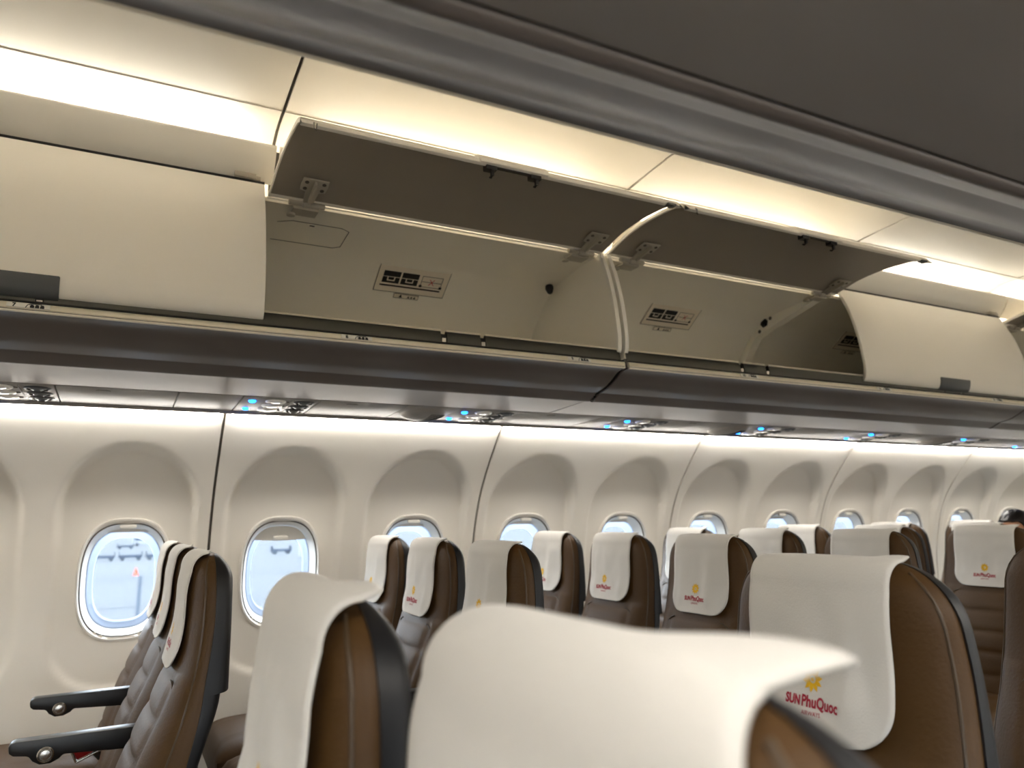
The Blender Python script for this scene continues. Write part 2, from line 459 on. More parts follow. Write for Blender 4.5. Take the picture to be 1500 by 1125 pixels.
# ------------------------------------------------------------------ overhead lockers
DOOR = smooth_tab([(2.010,.912),(1.985,.858),(1.956,.79),(1.929,.69),(1.914,.59),(1.9125,.548),(1.9165,.522),(1.925,.507),(1.935,.502)])
PIV = (2.0, .895)
OPEN = math.radians(-79.5)
def rotd(p, ang):
    y, z = p[0]-PIV[0], p[1]-PIV[1]; c, s = math.cos(ang), math.sin(ang)
    return (PIV[0]+y*c-z*s, PIV[1]+y*s+z*c)
under = smooth_tab([(1.914,.4625),(1.935,.4612),(1.957,.4545),(1.99,.436),(2.03,.4185),(2.078,.4085)])+[(2.0795,.4076)]+smooth_tab([(2.09,.402),(2.115,.3895),(2.128,.3855),(2.140,.389),(2.144,.398)])
inner = smooth_tab([(2.036,.871),(2.12,.868),(2.22,.857),(2.30,.847),(2.345,.83)])+smooth_tab([(2.36,.82),(2.42,.773),(2.49,.70),(2.54,.62),(2.56,.55),(2.545,.515),(2.50,.505)])+[(1.955,.497)]
def hinge(x, par, ang):
    """bracket screwed to the open door plus barrel on the locker"""
    h = MB(); h.cyl((x-.05,2.015,.872), (x-.012,2.015,.872), .0085, 14); h.cyl((x+.012,2.015,.872), (x+.05,2.015,.872), .0085, 14)
    h.cyl((x-.011,2.015,.872), (x+.011,2.015,.872), .0105, 14)
    h.box((x,2.045,.862), (.07,.05,.01)); h.cyl((x-.034,2.062,.858),(x-.034,2.062,.850),.012,12)
    ho = h.build('hinge', M_grey, par, bev=.0012)
    d = offs(DOOR, .017)
    pts = [rotd(p, ang) for p in d]
    i0, i1 = 6, 17
    A = Vector((0, *pts[i0])); B = Vector((0, *pts[i1])); dr = (B-A).normalized(); nrm = Vector((0, dr.z, -dr.y))
    if nrm.z > 0: nrm = -nrm
    def pl(a, b): return Vector((x,0,0))+A+dr*b+Vector((a,0,0))+nrm*.002
    b = MB(); L = (B-A).length
    b.prism([(-.014,-.03),(.014,-.03),(.018,.02),(.034,.026),(.036,.05),(.034,.078),(-.034,.078),(-.036,.05),(-.034,.026),(-.018,.02)], pl, nrm*.004)
    b.prism([(-.003,-.02),(.003,-.02),(.003,.07),(-.003,.07)], pl, nrm*.016)
    b.build('hinge_plate', M_grey, ho, bev=.001)
    s = MB()
    for a, c in ((-.023,.036),(.023,.036),(-.023,.064),(.023,.064)):
        p = pl(a, c); s.cyl(p+nrm*.0042, p+nrm*.0062, .0055, 10)
    s.build('screws', M_seam, ho)
def door(par, x0, x1, opened, latch=True):
    ang = OPEN if opened else 0
    prof = [rotd(p, ang) for p in slab(DOOR, .014)] if False else [rotd(p, ang) for p in (list(DOOR)+offs(DOOR, .013)[::-1])]
    d = MB().ext(prof, x0, x1, True).build('locker_door', M_door, par, smooth=40, bev=.0025)
    if opened:
        ln = DOOR[3:-10]; pr = [rotd(p, ang) for p in offs(ln, .0128)]+[rotd(p, ang) for p in offs(ln, .0142)][::-1]
        MB().ext(pr, x0+.004, x1-.004, True).build('door_shade_sheet', M_door_shade, d, smooth=40)  # thin darker sheet added to paint shade onto the raised door's inside
    xm = (x0+x1)/2
    if latch:
        i = [k for k, p in enumerate(DOOR) if p[1] < .556][0]
        pr = [rotd(p, ang) for p in offs(DOOR[i:], -.006)]+[rotd(p, ang) for p in offs(DOOR[i:], .003)][::-1]
        V = []; F = []
        MB().ext(pr, xm-.1, xm+.1, True).build('latch_handle', M_latch if not opened else M_door, d, bev=.003)
    if opened:
        e = [rotd(p, ang) for p in offs(DOOR, .013)]; py, pz = e[-6]
        for s in (-.065, .065):
            b = MB(); b.box((xm+s,py,pz-.007), (.03,.022,.014)); b.box((xm+s+.004,py-.004,pz-.02), (.008,.008,.016)); b.tube([(xm+s+.004,py-.004,pz-.026),(xm+s+.004,py+.004,pz-.030),(xm+s+.004,py+.01,pz-.027)], .003, 6)
            b.build('latch_hook', M_black, d)
        b = MB(); b.box((xm,py-.004,pz-.003), (.1,.012,.006)); b.build('latch_rod', M_black, d)
        b = MB(); b.tube([(x0+.028,py-.02,pz),(x0+.028,py-.022,pz-.016),(x0+.034,py-.02,pz-.018),(x0+.036,py-.016,pz)], .0016, 6); b.build('door_pin', M_steel, d)
        b = MB(); b.box((x1-.035,py-.01,pz-.004), (.03,.02,.007)); b.cyl((x1-.035,py-.01,pz-.006),(x1-.035,py-.01,pz-.011),.007,12); b.build('door_bumper', M_latch, d, bev=.001)
    return d
def placard(par, xc):
    p0 = Vector((xc, 2.345, .834)); u = Vector((1,0,0)); v = Vector((0,.62,-.475)).normalized()  # v runs down the sloped back
    A = Vector((xc, 2.318, .8395)); 
    def surf(b):   # point on the lining b metres down from A
        acc = 0; pts = [Vector((xc,*p)) for p in inner if p[0] > 2.30 and p[1] > .6]
        for q, r in zip(pts, pts[1:]):
            L = (r-q).length
            if acc+L >= b: return q+(r-q)*((b-acc)/L), (r-q).normalized()
            acc += L
        return pts[-1], Vector((0,0,-1))
    P, t = surf(.068)
    nrm = Vector((0, t.z, -t.y));
    if nrm.y > 0: nrm = -nrm
    O = P+nrm*.006
    def pl(lift): return lambda a, b: O+Vector((a,0,0))-t*b+nrm*lift
    s = MB(); s.prism([(-.128,-.056),(.128,-.056),(.128,.056),(-.128,.056)], pl(0), -nrm*.004)
    r = s.build('stowage_placard', M_paper, par)
    k = MB()
    def rect(x0,y0,x1,y1,l=.0008): k.prism([(x0,y0),(x1,y0),(x1,y1),(x0,y1)], pl(l), -nrm*.0006)
    for (x0,y0,x1,y1) in ((-.128,-.056,.128,-.0545),(-.128,.0545,.128,.056),(-.128,-.056,-.1265,.056),(.1265,-.056,.128,.056)): rect(x0,y0,x1,y1)
    rect(-.112,-.032,.108,-.026)
    for cx in (-.078, -.012):
        rect(cx-.03,.009,cx+.03,.031); rect(cx-.03,-.018,cx-.014,.006); rect(cx+.014,-.018,cx+.03,.006); rect(cx-.016,-.018,cx+.016,-.010)
        rect(cx-.010,-.005,cx+.010,.006)
    for (x0,y0,x1,y1) in ((.03,.027,.106,.0285),(.03,-.018,.106,-.0165),(.03,-.018,.0315,.0285),(.1045,-.018,.106,.0285),(.03,.004,.106,.0055),(.026,-.020,.036,-.010),(.100,-.020,.110,-.010)): rect(x0,y0,x1,y1)
    k.build('placard_print', M_ink, r)
    k = MB()
    for sg in (-1, 1): k.prism([(.058,.005-.012*sg),(.061,.005-.012*sg),(.078,.005+.012*sg),(.075,.005+.012*sg)], pl(.0012), -nrm*.0004)
    k.build('placard_cross', M_inkred, r)
    s = MB(); s.prism([(-.05,-.078),(.04,-.078),(.04,-.060),(-.05,-.060)], pl(0), -nrm*.003); w = s.build('weight_placard', M_paper, par)
    k = MB()
    for (x0,y0,x1,y1) in ((-.05,-.078,.04,-.077),(-.05,-.061,.04,-.060),(-.05,-.078,-.049,-.060),(.039,-.078,.04,-.060)): rect(x0,y0,x1,y1)
    k.prism([(-.03,-.075),(-.020,-.075),(-.0225,-.066),(-.0275,-.066)], pl(.0008), -nrm*.0006)
    k.prism([(-.0275,-.066),(-.0225,-.066),(-.0235,-.063),(-.0265,-.063)], pl(.0008), -nrm*.0006)
    for q in range(3): rect(.0+.011*q,-.0745,.008+.011*q,-.072); rect(.001+.011*q,-.0705,.0075+.011*q,-.068); rect(.003+.011*q,-.0745,.005+.011*q,-.066)
    k.build('weight_print', M_ink, w)
def row_label(par, x, num):
    y, zc = 1.9082, .4762
    s = MB(); s.box((x+.035, y+.0005, zc), (.082,.004,.0115), Matrix.Rotation(-.42,3,'X')); o = s.build('row_label', M_white, par)
    tv, tf = text_mesh(num, .0128, .0006)
    mk('row_number', [(x+.008+a, y-.0026+.44*(b-.0045), zc-.0044+b) for a, b in tv], tf, M_ink, o)
    k = MB(); k.tube([(x+.030,y-.0045,zc-.005),(x+.033,y-.0012,zc+.002),(x+.041,y+.0003,zc+.0052),(x+.060,y-.0002,zc+.0045)], .0009, 6)
    for q in range(3):
        cx = x+.042+.0095*q
        k.prism([(cx-.004,-.005),(cx+.004,-.005),(cx+.004,.0),(cx+.002,.003),(cx-.002,.003),(cx-.004,.0)], lambda a, b: Vector((a,y-.0030+.44*b,zc+b)), (0,-.0006,0))
    k.build('seat_symbols', M_ink, o)
def module(x0, x1, states, label, labels=()):
    """two-door locker: states = (left open, right open)"""
    xm = .5*(x0+x1)+.0
    r = empty('overhead_locker', (xm, 2.25, .39), label, 'overhead locker', 'overhead lockers' )
    b = MB(); b.ext(slab(inner, .012), x0+.012, x1-.012, True); b.build('locker_lining', M_bin_in, r, smooth=40)
    b = MB(); b.ext(slab(under, .006), x0, x1, True); b.build('locker_underside', M_under, r, smooth=40)
    rail = [(1.9150,.4845),(1.9125,.4825),(1.9070,.4700),(1.9095,.4685),(1.9085,.4660),(1.909,.4632),(1.913,.4618),(1.918,.4625),(1.922,.47),(1.922,.484)]
    b = MB(); b.ext(rail, x0, x1, True); b.build('label_rail', M_rail, r, smooth=30)
    MB().box(((x0+x1)/2,1.9084,.4672), (x1-x0-.004,.002,.0012)).build('rail_groove', M_seam, r)
    MB().box(((x0+x1)/2,1.916,.4862), (x1-x0-.004,.016,.003)).build('rail_gap', M_dark, r)
    sill = smooth_tab([(1.924,.484),(1.9285,.505),(1.934,.524),(1.939,.5285),(1.945,.528),(1.949,.522),(1.951,.498)])
    mids = [((x0+xm)/2), ((xm+x1)/2)]
    gaps = [m+s for m in mids for s in (-.062,.062)]
    edges = [x0+.004]+sorted(g+s for g in gaps for s in (-.009,.009))+[x1-.004]
    b = MB()
    for i in range(0, len(edges), 2): b.ext(slab(sill, -.003), edges[i], edges[i+1], True)
    sl = b.build('sill', M_sill, r, smooth=40)
    b = MB()
    for i in range(0, len(edges), 2): b.cyl((edges[i],1.9355,.5285),(edges[i+1],1.9355,.5285),.0026,8)
    b.build('sill_edge', M_rail, sl)  # cream bead added as a bright highlight along the metal sill's top
    b = MB()
    for g in gaps: b.box((g,1.944,.503), (.02,.006,.034))
    b.build('striker_pockets', M_black, sl)
    b = MB()
    for g in gaps: b.box((g,1.934,.500), (.012,.008,.012))
    b.build('strikers', M_steel, sl)
    # end walls follow the door line
    dl = offs(DOOR, .016)
    endp = [(y, z) for y, z in dl[4:-8]]+[(1.935,.50)]+[(y, z) for y, z in inner[::-1]]
    for xe, nm in ((x0, 'end_wall'), (x1-.012, 'end_wall')):
        e = MB(); e.ext(endp, xe, xe+.012, True); w = e.build(nm, M_bin_in, r, smooth=30)
        st = dl[4:-8]; ed = [(y-.004, z) for y, z in st]+[(y+.012, z) for y, z in st[::-1]]
        off = -.0 if xe == x0 else .0
        e = MB(); e.ext(ed, xe-.001, xe+.0135, True); e.build('edge_trim', M_white, w, smooth=30)
    # frame rib between the two bays
    ribp = [(2.04,.869),(2.12,.866),(2.22,.855),(2.30,.845),(2.345,.829),(2.36,.818),(2.42,.771),(2.49,.698),(2.54,.618),(2.558,.55),(2.545,.515),(2.51,.515),(2.515,.55),(2.50,.60),(2.45,.69),(2.385,.772),(2.30,.798),(2.06,.856)]
    e = MB(); e.ext(ribp, xm-.085, xm-.045, True); rb = e.build('frame_rib', M_bin_in, r, smooth=30)
    e = MB(); c = Vector((xm-.086, 2.325, .826)); e.lathe(c, (-1,0,0), [(.021,0),(.021,.004),(.015,.006),(.011,.003)], 6)
    e.build('hex_knob', M_black, rb)
    e = MB()
    for dy, dz in ((-.036,.012),(.03,-.033)): e.lathe(c+Vector((0,dy,dz)), (-1,0,0), [(.008,0),(.008,.002),(.004,.002)], 12)
    e.build('rib_screws', M_seam, rb)
    for i, (a, bb) in enumerate(((x0+.004, xm-.006), (xm+.006, x1-.004))):
        op = states[i]
        door(r, a, bb, op)
        if op:
            for xh in (a+.105, bb-.08): hinge(xh, r, OPEN)
            segs = [(a, a+.055), (a+.155, bb-.13), (bb-.03, bb)]
            m = MB()
            for u, v in segs: m.cyl((u,2.024,.8765),(v,2.024,.8765),.0034,10)
            m.build('hinge_rod', M_white, r)
        else:
            MB().ext([(2.006,.911),(2.055,.906),(2.055,.900),(2.006,.904)], a, bb, True).build('leak_blocker', M_dark, r)  # dark strip added to stop cove light leaking over the shut door
            m = MB(); m.box((bb-.05,2.012,.922), (.055,.02,.014)); m.box((bb-.02,2.016,.919), (.02,.02,.012)); m.build('door_stop', M_grey, r, bev=.002)
    for i, mm in enumerate(mids):
        if not FLIP: placard(r, mm+(-.005 if i == 0 else .0))
    for x, n in labels: row_label(r, x, n)
    return r
m1 = module(-.80, 1.408, (False, True), 'long cream overhead locker at left, left door shut and right door raised open', [(-.238,'7'),(.500,'8'),(1.200,'9')])
# access cover and hook in the open bay of the nearest locker
k = MB()
def onin(y):
    for (a, b), (c, d) in zip(inner, inner[1:]):
        if a <= y <= c: return b+(d-b)*(y-a)/(c-a)
    return .85
def line_in(b, pts):
    b.tube([(x, y, onin(y)-.0004) for x, y in pts], .0012, 6)
line_in(k, [(.36,2.155),(.40,2.135),(.545,2.135),(.572,2.150),(.572,2.255),(.55,2.27),(.36,2.27)])
k.build('access_cover_seam', M_seam, m1)
MB().box((.46,2.15,onin(2.15)), (.014,.006,.002)).build('cover_latch', M_dark, m1)
hk = MB().lathe((1.365,2.30,.842),(0,-.2,-1),[(.014,0),(.016,.012),(.009,.03),(.003,.034)],12).build('coat_hook', M_black, m1)
m2 = module(1.424, 3.700, (True, False), 'cream overhead locker right of centre, left door raised open and right door shut', [(1.905,'10'),(2.62,'11'),(3.375,'12')])
m3 = module(3.716, 5.990, (True, False), 'far overhead locker cut off at the right edge of the picture, door raised', [(4.1,'14')])

# ------------------------------------------------------------------ the near (port) side, mirrored
FLIP = True
sidewall(range(-2, 7), range(-3, 13)); wash(range(-2, 7)); cove(); channel()
MB().ext(slab([(2.401,.3805),(2.684,.372)], .012), X0+.01, X1-.01, True).build('trim_29', M_psu, kind='structure')
MB().ext([(2.6845,.384),(2.6875,.384),(2.6885,.3615),(2.6855,.3615)], X0+.01, X1-.01, True).build('trim_28', M_psu, kind='structure')  # mirrored lip, added to keep wash light off the panels
module(-.80, 1.408, (False, False), 'dark underside of the near overhead locker crossing the top right of the picture')
module(1.424, 3.700, (False, False), 'overhead locker behind the near one, beyond the top right corner')
FLIP = False

# ------------------------------------------------------------------ seats
XF = smooth_tab([(-.76,-.045),(-.70,-.03),(-.55,.018),(-.44,.058),(-.36,.094),(-.28,.122),(-.2,.133),(-.11,.138),(-.06,.142)])
XM = smooth_tab([(-.76,.06),(-.60,.105),(-.45,.145),(-.36,.166),(-.3,.174),(-.2,.186),(-.113,.187),(-.06,.186)])
XB = smooth_tab([(-.76,.085),(-.60,.128),(-.455,.169),(-.36,.200),(-.322,.207)])
WB = smooth_tab([(-.76,.207),(-.45,.205),(-.33,.195),(-.2,.183),(-.13,.174),(-.06,.166)])
ZT = -.064; RC = .078; RD = .034
def seat_w(z):
    w = interp(WB, z); d = ZT-z
    if d < RC: w -= RC-math.sqrt(max(0, RC*RC-(RC-d)**2))
    return w
def seat_xf(z):
    x = interp(XF, z); d = ZT-z
    if d < RD: x += RD-math.sqrt(max(0, RD*RD-(RD-d)**2))
    return x
NE = 2.5
def seat_front(y, z):
    """x of the padded front at lateral y, height z"""
    w = seat_w(z); xm = interp(XM, z); t = min(1, abs(y)/w)
    return xm-(xm-seat_xf(z))*(1-t**NE)**(1/NE)
HS = [-.305,-.375,-.445,-.515,-.59,-.67]
def quilt(y, z):
    if z > HS[0]+.012: return 0.
    best = min(abs(z-h) for h in HS); e = .118-abs(y)
    inb = 1 if e > 0 else 0
    g = min(1, best/.022); h = min(1, abs(e)/.02)
    pz = 1-(1-g)**2; py = 1-(1-h)**2
    if inb: return -.0065*pz*py
    return -.006*py
def frange(a, b, n): return [a+(b-a)*i/n for i in range(n+1)]
def make_seat(X, Y, label, group):
    r = empty('airline_seat', (X, Y, -ZC), label, 'seat', group)
    zs = frange(-.74, -.15, 76)+frange(-.145, ZT-.02, 12)+[ZT-.02+.02*math.sin(PI/2*i/7) for i in range(1,8)]
    V = []; F = []; n = 48
    for z in zs:
        w = seat_w(z); xm = interp(XM, z); xf = min(seat_xf(z), xm-.004)
        for i in range(n+1):
            ph = -PI/2+PI*i/n; s, c = math.sin(ph), math.cos(ph)
            y = w*math.copysign(abs(s)**(2/NE), s); x = xm-(xm-xf)*max(0,c)**(2/NE)
            cf = max(0, 1-(abs(y)/w)**4)
            x += quilt(y, z)*cf
            V.append((X+x, Y+y, z))
    for k_ in range(len(zs)-1):
        F += [(k_*(n+1)+i, k_*(n+1)+i+1, (k_+1)*(n+1)+i+1, (k_+1)*(n+1)+i) for i in range(n)]
        F.append((k_*(n+1), k_*(n+1)+n, (k_+1)*(n+1)+n, (k_+1)*(n+1)))
    F += [tuple(range((len(zs)-1)*(n+1), len(zs)*(n+1))), tuple(range(n+1))]
    mk('backrest', V, F, M_leather, r, smooth=70)
    # sewn welt around the front panel
    for sg in (-1, 1):
        pts = []
        for z in frange(-.70, ZT-.012, 40):
            w = seat_w(z); xm = interp(XM, z); xf = min(seat_xf(z), xm-.004); ph = sg*PI*.392
            s, c = math.sin(ph), math.cos(ph)
            pts.append((X+xm-(xm-xf)*c**(2/NE)-.0003, Y+w*math.copysign(abs(s)**(2/NE), s), z))
        MB().tube(pts, .0022, 6).build('welt', M_pipe, r)
        b = MB(); zz = HS[0]
        pts = []
        for t in frange(0, 1, 10):
            y = sg*(.10+.075*t); z = zz-.085*t*t+.0
            pts.append((X+seat_front(y, z)-.004*(1-t), Y+y, z))
        b.tube(pts, .002, 6); b.build('welt', M_pipe, r)
    # hard shell behind
    zs = frange(-.76, -.323, 22)+[-.3225]+[-.321]+frange(-.31, -.14, 10)+frange(-.13, ZT-.03, 6)+[ZT-.03+.028*math.sin(PI/2*i/6) for i in range(1,7)]
    V = []; F = []; n = 20
    for z in zs:
        w = seat_w(z)+.003; xm = interp(XM, z)-.003
        xb = interp(XB, z) if z <= -.3224 else .222
        d = ZT+.0-z
        if d < .05: xb -= .03*(1-d/.05)**2
        xb = max(xb, xm+.006)
        for i in range(n+1):
            ph = -PI/2+PI*i/n; s, c = math.sin(ph), math.cos(ph); e = 4.5
            V.append((X+xm+(xb-xm)*max(0,c)**(2/e), Y+w*math.copysign(abs(s)**(2/e), s), z))
    for k_ in range(len(zs)-1):
        F += [(k_*(n+1)+i, k_*(n+1)+i+1, (k_+1)*(n+1)+i+1, (k_+1)*(n+1)+i) for i in range(n)]
        F.append((k_*(n+1), k_*(n+1)+n, (k_+1)*(n+1)+n, (k_+1)*(n+1)))
    F += [tuple(range((len(zs)-1)*(n+1), len(zs)*(n+1))), tuple(range(n+1))]
    mk('back_shell', V, F, M_shell, r, smooth=40)
    # cushion
    V = []; F = []; nx, ny = 24, 20
    for i in range(nx+1):
        for j in range(ny+1):
            a = -1+2*i/nx; c = -1+2*j/ny
            ex = 1-abs(a)**5; ey = 1-abs(c)**5
            crease = .006*(1-min(1, abs(abs(c)-.58)/.05)) + .005*(1-min(1, min(abs(a-q) for q in (-.35,.25))/.04))*(1 if abs(c) < .58 else 0)
            V.append((X-.165+.235*a, Y+.206*c, -.70+.055*(max(0,ex)*max(0,ey))**.45-crease))
    N = len(V)
    F = [(i*(ny+1)+j, i*(ny+1)+j+1, (i+1)*(ny+1)+j+1, (i+1)*(ny+1)+j) for i in range(nx) for j in range(ny)]
    V += [(x, y, -.77) for x, y, z in V]
    F += [tuple(N+q for q in f) for f in F]
    rim = [j for j in range(ny+1)]+[i*(ny+1)+ny for i in range(1,nx+1)]+[nx*(ny+1)+j for j in range(ny-1,-1,-1)]+[i*(ny+1) for i in range(nx-1,0,-1)]
    F += [(rim[q], rim[(q+1)%len(rim)], N+rim[(q+1)%len(rim)], N+rim[q]) for q in range(len(rim))]
    mk('seat_cushion', V, F, M_leather, r, smooth=60)
    b = MB(); b.box((X-.16,Y,-.785), (.42,.40,.03)); b.build('seat_pan', M_black, r, bev=.006)
    for sx, dx in ((-.30,-.06),(.0,.06)):
        b = MB(); b.tube([(X+sx,Y+.14,-.79),(X+sx+dx*.6,Y+.14,-.97),(X+sx+dx,Y+.14,-ZC)], .018, 10); b.build('leg', M_latch, r)
    # armrest on the aisle-facing side
    ya = Y-.2295
    ap = [(-.348,-.464),(-.345,-.458),(-.335,-.455),(-.07,-.452),(-.07,-.512),(-.09,-.506),(-.13,-.498),(-.245,-.492),(-.252,-.500),(-.268,-.5075),(-.288,-.5075),(-.302,-.499),(-.310,-.488),(-.338,-.484),(-.346,-.478)]
    ap = [(x+.177, z) for x, z in ap]
    b = MB(); b.prism(ap, lambda a, c: Vector((X+a, ya-.018, c)), (0,.036,0)); ar = b.build('armrest', M_black, r, bev=.004)
    b = MB(); cx = X-.278+.177
    b.lathe((cx, ya-.0175, -.4875), (0,-1,0), [(.0165,0),(.0165,.003),(.014,.005),(.012,.003),(.0105,.003),(.0095,.006),(.004,.0075),(.0,.0078)], 24); b.build('recline_button', M_steel, ar)
    b = MB(); b.box((X+.10,ya,-.50),(.06,.03,.07)); b.build('arm_bracket', M_black, ar, bev=.005)
    return r

# headrest covers
ZCB = -.287
def cover_x(y, z, seed):
    q = min(0., 0)
    n1 = noise.noise(Vector((y*16+seed*3.1, z*7, seed)))*.0042+noise.noise(Vector((y*34, z*15+seed, seed*2.)))*.0024
    fade = sstep(-.09, -.14, z)*(1-.75*sstep(-.235, -.28, z))
    zz = min(z, ZT-.012)
    x = seat_front(y*.93, zz)
    flare = -.007*sstep(-.2,-.287,z)
    fold = (-.0035*math.exp(-((y+.055+.02*math.sin(seed))/.014)**2)-.003*math.exp(-((y-.075)/.012)**2))*sstep(-.08,-.2,z)
    return x-.0050+(n1-.0022)*fade+flare+fold*fade
def cover_geo(X, Y, seed, tip=1.0, hw=.119, tipx=.0, puff=0., taper=-.002, lift=.008):
    nu, nv1, nv2 = 30, 40, 22
    V = []; F = []
    rb = .055
    rows = []
    zf = -.098
    for j in range(nv1+1):
        t = 1-(1-j/nv1)**1.5 if False else j/nv1
        t = (t*t*.35+t*.65)
        rows.append(('f', ZCB+(zf-ZCB)*t))
    for j in range(1, nv2+1): rows.append(('t', j/nv2))
    for kind, p in rows:
        for i in range(nu+1):
            u = -1+2*i/nu
            if kind == 'f':
                d = p-ZCB; h = hw-.004*sstep(ZCB, zf, p)
                hh = h-(rb-math.sqrt(max(0, rb*rb-(rb-d)**2)) if d < rb else 0)
                y = u*hh; V.append((X+cover_x(y, p, seed), Y+y, p))
            else:
                h = hw-.004-taper*p; y = u*h
                x0 = cover_x(y, zf, seed); z0 = zf
                # round over the crest and run back flat to the rear edge
                xr = .178+.004*math.sin(3*u+seed); ztop = ZT+.0055-.004*(abs(u)**3)+puff*(1-abs(u)**4)
                a = min(1, p/.45)*PI/2
                if p <= .45: x = x0+.030*(1-math.cos(a)); z = z0+(ztop-z0)*math.sin(a)
                else:
                    q = (p-.45)/.55; x = x0+.030+(xr-x0-.030)*q; z = ztop-.003*q*q
                    near = sstep(-.35,-1,u)
                    x += tip*near*q*q*(.002+tipx); z += tip*near*q*q*lift
                    y -= tip*near*q*q*.003
                V.append((X+x, Y+y, z))
    n = nu+1
    F = [(j*n+i, j*n+i+1, (j+1)*n+i+1, (j+1)*n+i) for j in range(len(rows)-1) for i in range(nu)]
    return V, F
def make_cover(X, Y, seed, label, group, lx=0., lz=0., tip=1., hw=.119, tipx=.0, puff=0., taper=-.002, lift=.008):
    V, F = cover_geo(X, Y, seed, tip, hw, tipx, puff, taper, lift)
    o = mk('headrest_cover', V, F, M_cloth, None, smooth=180, solid=.0026, label=label, cat='headrest cover', group=group)
    def place(a, b): return (X+cover_x(lx-a, b+lz, seed)-.0022, Y+lx-a, b+lz)
    b = MB(); zc = -.2175
    for q in range(10):
        t = 2*PI*q/10+.2; poly = [(.0055,-.42),(.0105,-.30),(.0165,0),(.0115,.27),(.006,.30)]
        V = [place(rr*math.cos(t+da), zc+rr*math.sin(t+da)) for rr, da in poly]; b.add(V, [tuple(range(5))])
    N = 20
    V = [place(.0075*math.cos(2*PI*i/N), zc+.0075*math.sin(2*PI*i/N)) for i in range(N)]+[place(.0045*math.cos(2*PI*i/N)+.0008, zc+.0045*math.sin(2*PI*i/N)) for i in range(N)]
    b.add(V, [(i,(i+1)%N,N+(i+1)%N,N+i) for i in range(N)])
    V = [place(.0024*math.cos(2*PI*i/N), zc+.0024*math.sin(2*PI*i/N)) for i in range(N)]; b.add(V, [tuple(range(N))])
    mk('sun_emblem', b.V, b.F, M_yel, o, smooth=0)
    b = MB()
    for s, size, bold, sx, ca, cb in (('SUN', .0165, .0007, .78, -.0305, -.2515), ('PhuQuoc', .0195, .00065, .80, .0140, -.2515), ('AIRWAYS', .0072, .0001, .95, .0, -.2615)):
        tv, tf = text_mesh(s, size, bold, sx); b.add([place(ca+a, cb+c) for a, c in tv], tf)
    mk('airline_lettering', b.V, b.F, M_red, o, smooth=0)
    return o
PITCH = .711
COLS = {'D': (1.79, 'aisle-side'), 'E': (2.25, 'middle'), 'F': (2.71, 'window-side')}
ORDS = ['first','second','third','fourth','fifth','sixth','seventh']
sG = 'brown leather seats in rows'; cG = 'white headrest covers on the seats'
seat0 = None
def place_seat(X, Y, label):
    global seat0
    if seat0 is None: seat0 = make_seat(X, Y, label, sG); return seat0
    base = ORG[seat0]
    return copy_tree(seat0, (base.x+X-SX0, base.y+Y-SY0, base.z), label)
SX0, SY0 = 0., COLS['D'][0]
cov = []
def place_cover(X, Y, seed, label, dy=0., dx=0.):
    for (s, o, cx, cy) in cov:
        if s == seed: return copy_tree(o, (o.location.x+X-cx, o.location.y+Y+dy-cy, o.location.z), label)
    tip = {1:1.,2:.8,3:1.1,4:.6}[seed]
    o = make_cover(X, Y+dy, seed, label, cG, lx={1:.0,2:.018,3:-.004,4:.008}[seed], tip=tip)
    cov.append((seed, o, X, Y+dy)); return o
k = 0
for i in range(7):
    for c in 'DEF':
        Y, nm = COLS[c]
        place_seat(PITCH*i, Y, f'brown leather {nm} seat of the far block of three, {ORDS[i]} row from the left')
        place_cover(PITCH*i, Y, 1+(i*3+'DEF'.index(c)*2+(i//2)) % 4, f'white headrest cover on the {nm} seat of the far block, {ORDS[i]} row from the left', dy=random.uniform(-.006,.006))
c1 = place_seat(.0, .75, 'brown leather seat left of centre in the near block, beside the blurred foreground seat')
place_seat(PITCH, .75, 'large brown leather near-block seat at lower right with the most readable logo')
place_seat(2*PITCH, .75, 'brown leather seat without visible headrest cover, cut off by the right edge')
place_seat(.03, .326, 'blurred brown leather seat closest to the camera at bottom centre')
make_cover(.0, .72, 6., 'greyish white headrest cover on the near seat left of centre', cG, tip=1., tipx=.010, lift=.011, hw=.128, puff=.008, lx=-.01)
for ch in list(c1.children):
    if ch.name.startswith('armrest'):
        for g in list(ch.children): bpy.data.objects.remove(g)
        bpy.data.objects.remove(ch)
place_cover(PITCH, .75, 3, 'large white headrest cover with readable red airline lettering at lower right')
make_cover(.03, .33, 5., 'blurred white headrest cover filling the bottom centre with a raised corner', cG, tip=1.4, hw=.145, tipx=.040, puff=.010, taper=.034, lift=.004)

# seat belt buckle on the first-row window seat
bk = empty('seat_belt', (-.03, 2.40, -.645), 'red seat-belt buckle on the first-row seat at the bottom left corner', 'seat belt')
R = Matrix.Rotation(math.radians(-24), 3, 'Y')
c = Vector((-.03, 2.40, -.575))
b = MB(); b.box(c, (.062,.016,.046), R); b.build('buckle', M_buckle, bk, bev=.005)
b = MB()
for dz in (.0265,-.0265): b.box(c+R@Vector((0,0,dz)), (.068,.02,.005), R)
for dx in (.034,-.034): b.box(c+R@Vector((dx,0,0)), (.005,.02,.053), R)
b.build('buckle_frame', M_steel, bk, bev=.001)
b = MB(); b.tube([c+Vector((.02,0,-.015)),c+Vector((.05,.0,-.05)),c+Vector((.085,.01,-.07))], .009, 8); b.build('strap', M_black, bk)

